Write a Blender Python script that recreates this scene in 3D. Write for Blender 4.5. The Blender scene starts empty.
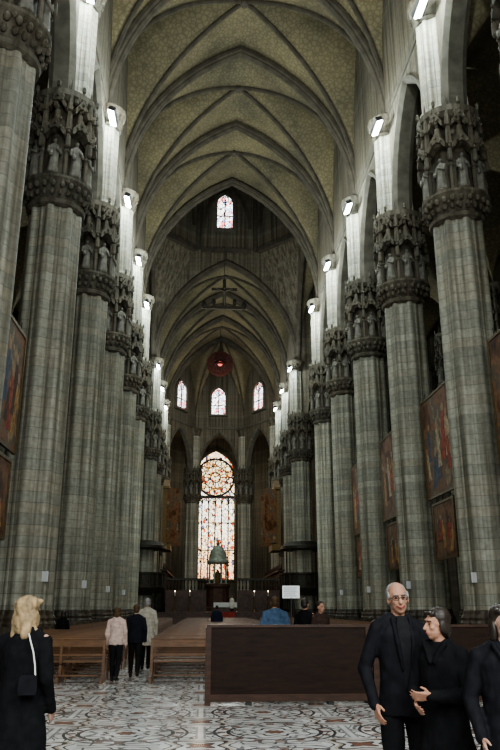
import bpy, math, random
from mathutils import Vector as V, Matrix, noise
random.seed(7)
PI=math.pi
COL=bpy.context.scene.collection
ORD=['first','second','third','fourth','fifth','sixth','seventh','eighth','ninth','tenth','eleventh','twelfth','thirteenth','fourteenth','fifteenth','sixteenth','seventeenth','eighteenth','nineteenth','twentieth']
def ordn(i):
    if i<20: return ORD[i]
    n=i+1; t={2:'twenty',3:'thirty',4:'forty'}[n//10]
    if n%10==0: return {20:'twentieth',30:'thirtieth',40:'fortieth'}[n]
    return t+'-'+ORD[n%10-1]
# ------------------------------------------------------------ mesh builder
class MB:
    def __init__(s): s.v=[]; s.f=[]
    def add(s,v,f):
        o=len(s.v); s.v+= [tuple(p) for p in v]; s.f+=[tuple(i+o for i in q) for q in f]
    def box(s,x0,x1,y0,y1,z0,z1):
        s.add([(x0,y0,z0),(x1,y0,z0),(x1,y1,z0),(x0,y1,z0),(x0,y0,z1),(x1,y0,z1),(x1,y1,z1),(x0,y1,z1)],
              [(3,2,1,0),(4,5,6,7),(0,1,5,4),(1,2,6,5),(2,3,7,6),(3,0,4,7)])
    def rings(s,R,cap=True,closed=False):
        n=len(R[0]); v=[p for r in R for p in r]; f=[]
        m=len(R)
        for i in range(m if closed else m-1):
            a=i*n; b=((i+1)%m)*n
            for j in range(n): k=(j+1)%n; f.append((a+j,a+k,b+k,b+j))
        if cap and not closed: f.append(tuple(range(n-1,-1,-1))); f.append(tuple((m-1)*n+j for j in range(n)))
        s.add(v,f)
    def lathe(s,prof,n=24,cx=0,cy=0,sec=None,ph=0):
        R=[]
        for r,z in prof:
            r=max(r,1e-4)
            R.append([(cx+r*(sec[j] if sec else 1)*math.cos(2*PI*j/n+ph),cy+r*(sec[j] if sec else 1)*math.sin(2*PI*j/n+ph),z) for j in range(n)])
        s.rings(R)
    def tube(s,p0,p1,r0,r1=None,n=8):
        if r1 is None: r1=r0
        p0=V(p0);p1=V(p1); q=(p1-p0).to_track_quat('Z','Y'); 
        R=[[p+q@V((r*math.cos(2*PI*j/n),r*math.sin(2*PI*j/n),0)) for j in range(n)] for p,r in ((p0,r0),(p1,r1))]
        s.rings(R)
    def cap(s,p0,p1,r0,r1,fx=1.0,n=12):
        p0=V(p0);p1=V(p1); d=p1-p0
        if d.length<1e-6: d=V((0,0,1e-4))
        q=d.to_track_quat('Z','Y'); R=[]
        for k in range(9):
            a=-PI/2+PI*(k+.0)/8
            if k<=4: c,r=p0,r0
            else: c,r=p1,r1
            ca=max(math.cos(a),.02)
            R.append([c+q@V((r*ca*math.cos(2*PI*j/n)*fx,r*ca*math.sin(2*PI*j/n),r*math.sin(a))) for j in range(n)])
            if k==4: R.append([p1+q@V((r1*math.cos(2*PI*j/n)*fx,r1*math.sin(2*PI*j/n),0)) for j in range(n)])
        s.rings(R)
    def ell(s,c,r,n=14,M=None):
        R=[]
        for k in range(n//2+1):
            a=-PI/2+PI*k/(n//2); ca=max(math.cos(a),.02)
            ring=[]
            for j in range(n):
                p=V((r[0]*ca*math.cos(2*PI*j/n),r[1]*ca*math.sin(2*PI*j/n),r[2]*math.sin(a)))
                if M: p=M@p
                ring.append(V(c)+p)
            R.append(ring)
        s.rings(R)
    def sweep(s,pts,D,prof,closed=False):
        pts=[V(p) for p in pts]; L=V((0,0,1)).cross(V(D)).normalized(); R=[]; m=len(pts)
        for i,p in enumerate(pts):
            if closed: T=pts[(i+1)%m]-pts[i-1]
            else: T=pts[min(i+1,m-1)]-pts[max(i-1,0)]
            T.normalize(); N=L.cross(T)
            R.append([p+L*a+N*b for a,b in prof])
        s.rings(R,closed=closed)
    def mesh(s,name,mat,smooth=False):
        me=bpy.data.meshes.new(name); me.from_pydata(s.v,[],s.f); me.materials.append(mat)
        if smooth: me.polygons.foreach_set('use_smooth',[True]*len(me.polygons))
        me.update(); return me
    def build(s,name,mat,parent=None,smooth=False,loc=None,rot=None):
        o=bpy.data.objects.new(name,s.mesh(name,mat,smooth)); COL.objects.link(o)
        if parent: o.parent=parent
        if loc: o.location=loc
        if rot is not None: o.rotation_euler=(0,0,rot)
        return o
def tag(o,label,cat,group=None):
    o['label']=label; o['category']=cat
    if group: o['group']=group
    return o
def thing(name,label,cat,loc=(0,0,0),rz=0,group=None):
    o=bpy.data.objects.new(name,None); COL.objects.link(o); o.location=loc; o.rotation_euler=(0,0,rz); o.empty_display_size=.2
    return tag(o,label,cat,group)
def struct(o): o['kind']='structure'; return o
def copy_tree(o,parent=None):
    c=o.copy(); COL.objects.link(c)
    if parent: c.parent=parent
    for ch in list(o.children): copy_tree(ch,c)
    return c
def sx(x,y): return x+.0091*y
# ------------------------------------------------------------ materials
class NT:
    def __init__(s,name):
        s.m=bpy.data.materials.new(name); s.m.use_nodes=True; s.t=s.m.node_tree; s.n=s.t.nodes
        s.b=s.n['Principled BSDF']; s.out=s.n['Material Output']
    def l(s,a,b): s.t.links.new(a,b)
    def node(s,t,**k):
        x=s.n.new(t)
        for a,b in k.items(): setattr(x,a,b)
        return x
    def setin(s,sock,v):
        if hasattr(v,'is_linked') or hasattr(v,'links'): s.l(v,sock)
        else: sock.default_value=v
    def math(s,op,a,b=0,c=None):
        x=s.node('ShaderNodeMath',operation=op); s.setin(x.inputs[0],a); s.setin(x.inputs[1],b)
        if c is not None: s.setin(x.inputs[2],c)
        return x.outputs[0]
    def mix(s,f,a,b,bt='MIX'):
        x=s.node('ShaderNodeMix',data_type='RGBA',blend_type=bt); s.setin(x.inputs[0],f)
        s.setin(x.inputs[6],a if not isinstance(a,tuple) else (*a[:3],1)); s.setin(x.inputs[7],b if not isinstance(b,tuple) else (*b[:3],1)); return x.outputs[2]
    def coord(s): return s.node('ShaderNodeTexCoord').outputs['Object']
    def noise(s,vec,scale,detail=4,rough=.55):
        x=s.node('ShaderNodeTexNoise'); s.l(vec,x.inputs['Vector']); x.inputs['Scale'].default_value=scale; x.inputs['Detail'].default_value=detail; x.inputs['Roughness'].default_value=rough; return x
    def mapping(s,vec,scale=(1,1,1),loc=(0,0,0)):
        x=s.node('ShaderNodeMapping'); s.l(vec,x.inputs[0]); x.inputs['Scale'].default_value=scale; x.inputs['Location'].default_value=loc; return x.outputs[0]
    def ramp(s,f,stops,const=False):
        x=s.node('ShaderNodeValToRGB'); s.l(f,x.inputs[0]); e=x.color_ramp.elements
        if const: x.color_ramp.interpolation='CONSTANT'
        while len(e)<len(stops): e.new(.5)
        for i,(p,c) in enumerate(stops): e[i].position=p; e[i].color=(*c[:3],1)
        return x.outputs[0]
    def base(s,c,rough=.7,metal=0,spec=.5):
        s.setin(s.b.inputs['Base Color'],(*c,1) if isinstance(c,tuple) else c); s.setin(s.b.inputs['Roughness'],rough); s.b.inputs['Metallic'].default_value=metal
        s.b.inputs['Specular IOR Level'].default_value=spec; return s
    def bump(s,h,st=.3,dist=.05):
        x=s.node('ShaderNodeBump'); x.inputs['Strength'].default_value=st; x.inputs['Distance'].default_value=dist; s.l(h,x.inputs['Height']); s.l(x.outputs[0],s.b.inputs['Normal']); return s
def simple(name,c,rough=.7,metal=0,var=.25,scale=6,bump=0,spec=.3):
    t=NT(name); n=t.noise(t.coord(),scale); f=t.ramp(n.outputs[0],[(.3,tuple(x*(1-var) for x in c)),(.7,tuple(min(1,x*(1+var)) for x in c))])
    t.base(f,rough,metal,spec)
    if bump: t.bump(n.outputs[0],bump,.02)
    return t.m
def emit(name,c,st):
    t=NT(name); e=t.node('ShaderNodeEmission'); e.inputs[0].default_value=(*c,1); e.inputs[1].default_value=st; t.l(e.outputs[0],t.out.inputs[0]); return t.m
def stone(name,c,course=.55,var=.35,rough=.6,jt=.25):
    t=NT(name); co=t.coord(); sp=t.node('ShaderNodeSeparateXYZ'); t.l(co,sp.inputs[0])
    zz=t.math('DIVIDE',sp.outputs[2],course); wn=t.node('ShaderNodeTexWhiteNoise',noise_dimensions='1D')
    oi=t.node('ShaderNodeObjectInfo'); fl=t.math('FLOOR',zz)
    t.l(t.math('ADD',fl,t.math('MULTIPLY',oi.outputs['Random'],97)),wn.inputs['W'])
    dark=tuple(x*(1-var) for x in c); lite=tuple(x*(1+var) for x in c)
    a=t.ramp(wn.outputs[0],[(0,dark),(.3,tuple(x*.94 for x in c)),(.65,(c[0]*1.05,c[1]*.99,c[2]*.93)),(1,lite)])
    n1=t.noise(t.mapping(co,(2.6,2.6,.07)),1.3,6); st=t.ramp(n1.outputs[0],[(.33,(.42,.39,.33)),(.6,(1.15,1.15,1.13))])
    n2=t.noise(co,5,6); s2=t.ramp(n2.outputs[0],[(.3,(.78,.77,.75)),(.7,(1.15,1.15,1.15))])
    x=t.mix(1,a,st,'MULTIPLY'); x=t.mix(1,x,s2,'MULTIPLY')
    j=t.math('LESS_THAN',t.math('FRACT',zz),.09); x=t.mix(t.math('MULTIPLY',j,jt),x,tuple(v*.25 for v in c))
    t.base(x,rough,0,.35); t.bump(n2.outputs[0],.2,.03); return t.m
M={}
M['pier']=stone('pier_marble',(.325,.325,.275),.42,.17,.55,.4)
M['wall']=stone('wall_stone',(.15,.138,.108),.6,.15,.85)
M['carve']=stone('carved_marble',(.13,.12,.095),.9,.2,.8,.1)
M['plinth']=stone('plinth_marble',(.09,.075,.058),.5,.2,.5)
M['statue']=simple('statue_marble',(.19,.18,.15),.7,0,.4,3)
M['rib']=simple('rib_stone',(.082,.071,.053),.85,0,.3,1.5,.3)
M['arch']=simple('arch_stone',(.125,.115,.09),.85,0,.3,1.5,.3)
def vaultmat():
    t=NT('painted_vault'); co=t.coord()
    n0=t.noise(co,1.3,3); dis=t.mix(.2,co,n0.outputs[1],'ADD')
    v=t.node('ShaderNodeTexVoronoi',feature='DISTANCE_TO_EDGE'); t.l(dis,v.inputs['Vector']); v.inputs['Scale'].default_value=3.0
    e=t.ramp(v.outputs['Distance'],[(.0,(0,0,0)),(.20,(1,1,1))])
    c=t.mix(e,(.165,.142,.090),(.245,.213,.138))
    n=t.noise(co,.22,6); st=t.ramp(n.outputs[0],[(.3,(.5,.52,.55)),(.7,(1.1,1.08,1.0))]); c=t.mix(1,c,st,'MULTIPLY')
    t.base(c,.9,0,.2); return t.m
M['vault']=vaultmat()
def floormat():
    t=NT('inlaid_marble_floor'); co=t.coord(); sp=t.node('ShaderNodeSeparateXYZ'); t.l(co,sp.inputs[0])
    def rosette(ox,cell,pet,stops,k):
        x=t.math('SUBTRACT',t.math('FRACT',t.math('ADD',t.math('DIVIDE',sp.outputs[0],cell),ox)),.5)
        y=t.math('SUBTRACT',t.math('FRACT',t.math('ADD',t.math('DIVIDE',sp.outputs[1],cell),ox)),.5)
        r=t.math('SQRT',t.math('ADD',t.math('MULTIPLY',x,x),t.math('MULTIPLY',y,y))); th=t.math('ARCTAN2',y,x)
        w=t.math('MULTIPLY',t.math('COSINE',t.math('MULTIPLY',th,pet)),k); w=t.math('MULTIPLY',w,t.math('MULTIPLY',r,2))
        return x,y,r,t.ramp(t.math('ADD',r,w),stops,True),th
    W=(.74,.73,.70);K=(.055,.052,.052);G=(.30,.30,.30);O=(.27,.13,.085);P=(.52,.43,.34)
    cell=2.0
    x,y,r,A,th=rosette(.0,cell,8,[(0,O),(.05,K),(.065,W),(.125,K),(.15,W),(.21,G),(.24,W)],.07)
    ring=t.ramp(r,[(0,(0,0,0)),(.30,(1,1,1)),(.325,(0,0,0)),(.395,(1,1,1)),(.42,(0,0,0))],True)
    c=t.mix(t.math('LESS_THAN',r,.30),W,A)
    lob=t.math('GREATER_THAN',t.math('COSINE',t.math('MULTIPLY',th,16)),.3); inring=t.math('MULTIPLY',t.math('GREATER_THAN',r,.335),t.math('LESS_THAN',r,.385))
    c=t.mix(t.math('MULTIPLY',lob,inring),c,O); c=t.mix(ring,c,K)
    x2,y2,r2,B,th2=rosette(.5,cell,4,[(0,O),(.06,K),(.08,W),(.13,K),(.16,P),(.19,W),(.22,K),(.24,W)],.16)
    x3,y3,r3,D,th3=rosette(.0,cell/2,4,[(0,W),(.25,K),(.28,W),(.43,K),(.455,W)],.12)
    n0=t.noise(co,1.3,1); dis=t.mix(.6,co,n0.outputs[1],'ADD')
    v=t.node('ShaderNodeTexVoronoi',feature='DISTANCE_TO_EDGE'); t.l(dis,v.inputs['Vector']); v.inputs['Scale'].default_value=3.0
    c=t.mix(t.math('GREATER_THAN',r,.42),c,D)
    ar=t.math('MULTIPLY',t.math('LESS_THAN',v.outputs['Distance'],.05),t.math('GREATER_THAN',r,.2)); c=t.mix(t.math('MULTIPLY',ar,.75),c,K)
    m=t.math('LESS_THAN',r2,.25); c=t.mix(m,c,B)
    edge=t.math('MAXIMUM',t.math('ABSOLUTE',x),t.math('ABSOLUTE',y)); nm=t.math('SUBTRACT',1,m)
    c=t.mix(t.math('MULTIPLY',t.math('GREATER_THAN',edge,.465),nm),c,G); c=t.mix(t.math('MULTIPLY',t.math('GREATER_THAN',edge,.482),nm),c,W)
    n=t.noise(co,1.6,6); c=t.mix(1,c,t.ramp(n.outputs[0],[(.3,(.68,.67,.66)),(.7,(1,1,1))]),'MULTIPLY')
    t.base(c,t.math('MULTIPLY_ADD',n.outputs[0],.22,.08)); return t.m
M['floor']=floormat()
def wood(name,c,rough=.45,spec=.3):
    t=NT(name); co=t.coord(); n=t.noise(t.mapping(co,(1.5,9,9)),2.2,6); f=t.ramp(n.outputs[0],[(.3,tuple(x*.6 for x in c)),(.7,tuple(x*1.3 for x in c))])
    t.base(f,rough,0,spec); t.bump(n.outputs[0],.1,.01); return t.m
M['pew']=wood('pew_wood',(.14,.072,.034),.3,.5); M['panelwood']=wood('dark_panel_wood',(.019,.0095,.0055),.55,.15); M['panelwood2']=wood('rail_wood',(.045,.021,.012),.45)
M['bronze']=simple('dark_bronze',(.045,.04,.03),.5,.4,.4,3); M['gilt']=simple('dull_gilt',(.13,.085,.032),.5,.4,.3,5)
M['verdi']=simple('green_grey_bronze',(.24,.28,.23),.5,.2,.3,4)
M['iron']=simple('iron',(.03,.03,.03),.6,.3); M['carpet']=simple('red_carpet',(.25,.04,.03),.9); M['brown_marble']=simple('brown_marble',(.07,.04,.03),.45,0,.4,3); M['halo']=simple('dark_red_halo',(.05,.014,.011),.7,0,.3,3)
M['cloth']=simple('white_cloth',(.6,.6,.56),.8,0,.1); M['paper']=simple('white_paper',(.75,.76,.76),.6,0,.03); M['ink']=simple('grey_ink',(.2,.2,.22),.7,0,.05)
M['lamp']=emit('lamp_glass',(.84,.97,1),55); M['redlamp']=emit('red_lamp',(1,.2,.16),1.8); M['candle']=emit('candle_flame',(1,.75,.4),8)
def glass(name,scale,stops,st,asp=(1,1,1),rad=None):
    t=NT(name); co=t.coord(); v=t.node('ShaderNodeTexVoronoi',feature='F1'); t.l(t.mapping(co,asp),v.inputs['Vector']); v.inputs['Scale'].default_value=scale
    s=t.node('ShaderNodeSeparateColor'); t.l(v.outputs['Color'],s.inputs[0]); c=t.ramp(s.outputs[0],stops,True)
    v2=t.node('ShaderNodeTexVoronoi',feature='DISTANCE_TO_EDGE'); t.l(t.mapping(co,asp),v2.inputs['Vector']); v2.inputs['Scale'].default_value=scale
    c=t.mix(t.math('LESS_THAN',v2.outputs['Distance'],.07),c,(.03,.02,.02))
    if rad:
        sp=t.node('ShaderNodeSeparateXYZ'); t.l(co,sp.inputs[0]); z=t.math('DIVIDE',sp.outputs[2],rad)
        c=t.mix(1,c,t.ramp(z,[(0,(.9,.55,.38)),(.22,(1,.8,.6)),(.40,(1,.97,.9)),(.60,(1,1,1)),(.70,(1,.85,.6)),(1,(1,.85,.65))]),'MULTIPLY')
    e=t.node('ShaderNodeEmission'); t.l(c,e.inputs[0]); e.inputs[1].default_value=st; t.l(e.outputs[0],t.out.inputs[0]); return t.m
M['glassA']=glass('stained_glass_big',2.5,[(0,(1,.96,.82)),(.47,(1,.68,.28)),(.58,(.95,.97,1)),(.73,(.5,.07,.03)),(.79,(1,.85,.5)),(.90,(.12,.14,.3)),(.95,(.9,.8,.7))],3.4,(1.3,1,.75),23.6)
M['glassR']=glass('stained_glass_rose',2.8,[(0,(1,.84,.52)),(.40,(1,.5,.13)),(.54,(.45,.06,.03)),(.64,(1,.94,.78)),(.82,(.06,.04,.05)),(.88,(.95,.6,.2))],3.0)
M['glassB']=glass('stained_glass_small',2.6,[(0,(1,.95,.95)),(.4,(.8,.2,.2)),(.5,(.9,.95,1)),(.75,(.4,.5,.85)),(.85,(1,.8,.7))],4.5)
def painting(name,seed):
    t=NT(name); co=t.coord(); mp=t.mapping(co,(1,.7,.6),(seed*3.1,seed,seed*1.7)); n=t.noise(mp,1.1,6,.65)
    c=t.ramp(n.outputs[0],[(.3,(.03,.02,.012)),(.42,(.12,.055,.026)),(.5,(.25,.125,.06)),(.57,(.09,.08,.065)),(.68,(.42,.28,.14))]); t.base(c,.6,0,.2); return t.m
# ------------------------------------------------------------ people (built first)
def remesh(mb,name,mat,parent,vox,fold=0,smooth=2,fz=(8,8,3.5)):
    me=mb.mesh('tmp',mat); o=bpy.data.objects.new('tmp',me); COL.objects.link(o)
    r=o.modifiers.new('r','REMESH'); r.mode='VOXEL'; r.voxel_size=vox; r.use_smooth_shade=True
    s=o.modifiers.new('s','SMOOTH'); s.iterations=smooth; s.factor=.5
    dg=bpy.context.evaluated_depsgraph_get(); ne=bpy.data.meshes.new_from_object(o.evaluated_get(dg)); bpy.data.objects.remove(o); bpy.data.meshes.remove(me)
    if fold:
        for v in ne.vertices:
            q=v.co; n=noise.noise(V((q.x*fz[0],q.y*fz[1],q.z*fz[2])))*fold+noise.noise(V((q.x*20,q.y*20,q.z*14)))*fold*.4; v.co+=v.normal*n
    ne.name=name; ne.materials.clear(); ne.materials.append(mat); ne.polygons.foreach_set('use_smooth',[True]*len(ne.polygons))
    x=bpy.data.objects.new(name,ne); COL.objects.link(x); x.parent=parent; return x
def cm(name,c,r=.95,v=.25,spec=.08): 
    if name not in M: M[name]=simple(name,c,r,0,v,14,.1,spec)
    return M[name]
def hand(mb,w,d,s,curl=.5):
    d=d.normalized(); l=V((0,-1,.8)); l=(l-d*l.dot(d)).normalized(); n=d.cross(l).normalized()
    if n.x*s>0: n=-n
    for i in range(4):
        o=l*(.033-.022*i); mb.cap(w+o*.6,w+d*.085+o,.015,.0125,n=8)
        p=w+d*.09+o; dd=d.copy(); L=(.072,.08,.074,.058)[i]
        for k in range(3):
            ang=curl*(.5+.5*k); e=(d*math.cos(ang)+n*math.sin(ang)); q=p+e*L*(.45,.32,.25)[k]; mb.cap(p,q,.0090-.001*k,.0083-.001*k,n=8); p=q
    p=w+d*.025+l*.025; q=p+(d*.6+l*.6+n*.35).normalized()*.045; mb.cap(p,q,.013,.011,n=8); mb.cap(q,q+(d*.9+l*.15+n*.4).normalized()*.035,.011,.009,n=8)
def person(label,loc,rz,H,skin,hair,hstyle,top,legs,hem=.82,J=None,vox=.007,yaw=0,glasses=False,shoe=(.02,.018,.017),scarf=None,width=1,shirt=None,tilt=0,smile=False,lean=0):
    t=thing('person',label,'person',(sx(loc[0],loc[1]),loc[1],loc[2]),rz); k=H/1.75; t.scale=(k,k,k)
    J=J or {}
    def j(n,s,d): 
        v=J.get(n+('L' if s>0 else 'R'),J.get(n)); 
        if v is None: return V(d)
        return V(v)
    sh={};el={};wr={};hp={};kn={};an={}
    for s in (1,-1):
        sh[s]=V((s*.172*width,.01,1.415+s*lean)); el[s]=j('el',s,(s*.225*width,.04,1.13)); wr[s]=j('wr',s,(s*.23*width,-.06,.88)) 
        hp[s]=V((s*.09,0,.92)); kn[s]=j('kn',s,(s*.10,-.02,.5)); an[s]=j('an',s,(s*.11,.03,.09))
    b=MB(); Rt=Matrix.Rotation(yaw,3,'Z')@Matrix.Rotation(tilt,3,'Y'); hc=V((0,-.015,1.625))
    def E(x,y,z,r): b.ell(hc+Rt@V((x,y,z)),r,14,Rt)
    def torso(mb,R,f=1):
        rr=[]
        for z,rx,ry,dy in R: rr.append([(rx*f*width*math.cos(2*PI*q/24),dy+ry*f*math.sin(2*PI*q/24),z) for q in range(24)])
        mb.rings(rr)
    torso(b,[(.84,.10,.09,0),(.92,.15,.11,0),(1.05,.135,.10,0),(1.2,.15,.115,0),(1.35,.165,.115,.005),(1.44,.13,.08,.01),(1.48,.06,.06,.01)])
    b.cap((0,.01,1.44),hc+V((0,.015,-.06)),.056,.052)
    E(0,.008,.03,(.074,.092,.095)); E(0,-.022,-.045,(.058,.068,.07)); E(0,-.05,-.085,(.032,.03,.028)); 
    b.cap(hc+Rt@V((0,-.088,.01)),hc+Rt@V((0,-.108,-.028)),.011,.016,n=8); E(0,-.078,.035,(.05,.02,.012)); E(0,-.086,-.055,(.024,.012,.007)); E(0,-.084,-.068,(.02,.012,.007))
    for s in (1,-1):
        E(s*.076,.005,-.005,(.012,.022,.032)); E(s*.036,-.062,-.02,(.022,.02,.02))
        b.cap(sh[s],el[s],.05,.038); b.cap(el[s],wr[s],.038,.026); hand(b,wr[s],wr[s]-el[s],s,.55)
        b.cap(hp[s],kn[s],.082,.055); b.cap(kn[s],an[s],.052,.036); b.cap(an[s],an[s]+V((0,-.13,-.045)),.038,.03)
    remesh(b,'body',skin,t,vox)
    for s in (1,-1):
        m=MB(); m.ell(hc+Rt@V((s*.031,-.084,.008)),(.012,.006,.006),8,Rt); m.build('eye',cm('eye_dark',(.02,.015,.01),.3),t,True)
        m=MB(); m.cap(hc+Rt@V((s*.018,-.092,.03)),hc+Rt@V((s*.048,-.08,.032)),.005,.004,n=6); m.build('eyebrow',hair,t,True)
    lp=cm('lips',(.16,.045,.04),.5)
    m=MB()
    if smile:
        for s in (1,-1): m.cap(hc+Rt@V((0,-.097,-.068)),hc+Rt@V((s*.033,-.082,-.050)),.007,.004,n=8)
    else: m.ell(hc+Rt@V((0,-.095,-.061)),(.022,.006,.006),8,Rt)
    m.build('mouth',lp,t,True)
    h=MB(); hf=.006
    def Hh(x,y,z,r): h.ell(hc+Rt@V((x,y,z)),r,16,Rt)
    if hstyle=='short': Hh(0,.028,.055,(.086,.092,.088)); Hh(0,.055,.0,(.078,.062,.08))
    elif hstyle=='thin': Hh(0,.046,.045,(.084,.076,.082)); Hh(0,.060,-.01,(.079,.055,.07)); [Hh(s*.071,.008,.022,(.016,.048,.04)) for s in (1,-1)]
    elif hstyle=='bob': Hh(0,.03,.05,(.094,.1,.092)); Hh(0,.055,-.04,(.096,.065,.1)); [Hh(s*.078,.02,-.045,(.026,.05,.085)) for s in (1,-1)]; [Hh(s*.04,-.055,.085,(.04,.035,.022)) for s in (1,-1)]
    elif hstyle=='crop': Hh(0,.028,.052,(.088,.097,.09)); Hh(0,.05,-.02,(.086,.065,.09)); [Hh(s*.074,.02,-.01,(.018,.04,.055)) for s in (1,-1)]; [Hh(s*.035,-.06,.085,(.036,.025,.018)) for s in (1,-1)]
    elif hstyle=='blond':
        Hh(0,.03,.055,(.106,.108,.094)); Hh(0,.055,-.05,(.116,.08,.095)); Hh(0,.06,-.11,(.10,.06,.07)); [Hh(s*.045,-.055,.09,(.05,.04,.026)) for s in (1,-1)]
        random.seed(3)
        for q in range(34):
            a=random.uniform(-.22*PI,1.22*PI); z=random.uniform(-.17,.08); rr=.096 if z<.02 else .096*math.sqrt(max(.1,1-((z-.02)/.13)**2))
            Hh(rr*math.cos(a),.035+rr*.8*math.sin(a),z,(.026,.026,.055))
        hf=.010
    remesh(h,'hair',hair,t,max(vox,.008),hf,2,(18,18,10))
    c=MB()
    R=[(hem,.19,.145,0),(hem+.1,.187,.142,0)] if hem>.75 else [(hem,.24,.19,.01),(.75,.21,.165,.005)]
    torso(c,R+[(.98,.18,.135,0),(1.1,.165,.125,0),(1.25,.178,.132,0),(1.36,.19,.128,.005),(1.43,.155,.10,.01),(1.47,.095,.08,.01),(1.5,.078,.075,.01)])
    for s in (1,-1):
        c.cap(V((s*.06,.01,1.47)),sh[s]+V((-s*.005,0,-.01)),.055,.064); c.cap(sh[s]+V((-s*.005,0,-.01)),el[s],.066,.054); c.cap(el[s],wr[s]+(wr[s]-el[s]).normalized()*.01,.056,.044)
        if hem<.75: c.cap((s*.02,-.13,1.35),(s*.09,-.07,1.49),.018,.02)
    c.cap((-.07,.05,1.5),(.07,.05,1.5),.03,.03)
    remesh(c,'coat' if hem<.75 else 'jacket',top,t,max(vox,.010),.015)
    if shirt:
        m=MB(); m.rings([[(x,y,z) for x,y,z in r] for r in ([(-.02,-.137,.92),(.03,-.139,.92),(.03,-.10,.92),(-.02,-.10,.92)],[(-.035,-.133,1.1),(.045,-.133,1.1),(.04,-.09,1.1),(-.035,-.09,1.1)],[(-.05,-.138,1.28),(.055,-.138,1.28),(.05,-.09,1.28),(-.045,-.09,1.28)],[(-.055,-.105,1.43),(.055,-.105,1.43),(.05,-.05,1.43),(-.05,-.05,1.43)],[(-.035,-.075,1.50),(.035,-.075,1.50),(.035,-.03,1.50),(-.035,-.03,1.50)])]); remesh(m,'shirt',shirt,t,.009,.003)
        for s in (1,-1):
            m=MB(); m.cap((s*.035,-.138,1.12),(s*.06,-.135,1.3),.013,.02); m.cap((s*.06,-.135,1.3),(s*.07,-.06,1.48),.02,.018); remesh(m,'lapel',top,t,.01)
    q=MB(); torso(q,[(.86,.15,.12,0),(.95,.165,.12,0),(1.0,.15,.11,0)])
    for s in (1,-1): q.cap(hp[s],kn[s],.098,.075); q.cap(kn[s],an[s]+V((0,.0,.04)),.073,.058)
    remesh(q,'trousers',legs,t,max(vox,.012),.010)
    for s in (1,-1):
        m=MB(); a=an[s]; m.cap(a+V((0,.03,-.045)),a+V((0,-.06,-.042)),.044,.046); m.cap(a+V((0,-.06,-.045)),a+V((s*.01,-.16,-.055)),.045,.033); m.cap(a+V((0,.01,-.03)),a+V((0,.01,.04)),.045,.045)
        remesh(m,'shoe',cm('shoe_leather',shoe,.4),t,.01)
    if glasses:
        m=MB()
        for s in (1,-1):
            pts=[hc+Rt@V((s*.034+.024*math.cos(2*PI*i/14),-.104,.006+.018*math.sin(2*PI*i/14))) for i in range(14)]
            for i in range(14): m.tube(pts[i],pts[(i+1)%14],.0025,n=5)
            m.tube(hc+Rt@V((s*.058,-.102,.01)),hc+Rt@V((s*.078,.0,.01)),.0025,n=5)
        m.tube(hc+Rt@V((-.01,-.105,.008)),hc+Rt@V((.01,-.105,.008)),.0025,n=5); m.build('glasses',M['iron'],t)
    return t
skin=cm('skin',(.34,.185,.125),.65,.08,.25); skin2=cm('skin_pale',(.40,.245,.185),.65,.08,.25)
blk=cm('black_wool',(.008,.008,.009)); blk2=cm('black_nylon',(.009,.009,.011),.75); navy=cm('navy_cloth',(.02,.025,.04)); dk=cm('dark_trousers',(.011,.011,.012))
blond=cm('blond_hair',(.25,.18,.10),.7,.5,.3); grey=cm('grey_hair',(.22,.215,.205),.7,.25); dkh=cm('dark_hair',(.022,.015,.011),.5,.3,.4); brh=cm('brown_hair',(.07,.045,.025),.6)
walk={'knL':(.09,-.12,.5),'anL':(.09,-.16,.09),'knR':(-.09,.0,.48),'anR':(-.09,.22,.13)}
person('woman with wavy blond hair in a long black coat, seen from behind',(-1.45,6.30,0),PI-.35,1.68,skin2,blond,'blond',blk,dk,.50,{'elL':(.27,-.04,1.14),'wrL':(.33,-.22,1.12),'elR':(-.25,.05,1.12),'wrR':(-.22,-.1,.90)},yaw=-.2,width=1.1,tilt=.05)
t=thing('shoulder_bag','flat black bag with thin pale strap on the back of the blond woman','bag',(sx(-1.36,6.09),6.10,.98),.1)
m=MB(); m.rings([[(x,y,z) for x,z in ((-.06,0),(.06,0),(.07,.03),(.065,.12),(.05,.14),(-.05,.14),(-.065,.12),(-.07,.03))] for y in (-.02,.02)]); m.build('pouch',blk2,t)
m=MB(); pts=[V((.05,-.005,.13)),V((.04,.0,.21)),V((.02,.01,.30)),V((-.01,.03,.38)),V((-.03,.07,.43))]; [m.cap(a,b,.006,.006,n=6) for a,b in zip(pts,pts[1:])]; m.build('strap',M['cloth'],t)
person('woman in a pale pink jacket and dark trousers walking up the left aisle',(-2.16,18.33,0),PI-.1,1.62,skin2,brh,'bob',cm('pale_pink_cloth',(.46,.35,.30)),dk,.86,walk,.014,width=1.05)
person('person in a black jacket walking beside the woman in pink',(-1.82,19.4,0),PI+.05,1.68,skin2,brh,'short',cm('near_black_cloth',(.012,.012,.016)),dk,.82,walk,.014,width=1.1)
person('tall person in a long beige coat ahead of the two walkers',(-1.74,21.7,0),PI,1.86,skin2,grey,'short',cm('beige_cloth',(.33,.31,.25)),dk,.6,walk,.014,width=1.1)
person('dark haired person in dark clothes standing among the left pews',(-4.85,26.12,0),PI,1.52,skin,dkh,'bob',blk,dk,.82,None,.016)
person('smiling grey haired man with glasses in an open black jacket, facing the camera',(1.50,6.13,0),.1,1.80,skin,grey,'thin',blk2,dk,.8,{'elL':(.25,.04,1.14),'wrL':(.2,-.12,.93),'elR':(-.27,.05,1.12),'wrR':(-.25,-.09,.89)},yaw=-.15,glasses=True,shirt=cm('black_shirt',(.014,.014,.015)),width=1.0,tilt=-.07,smile=True,lean=-.012)
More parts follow.
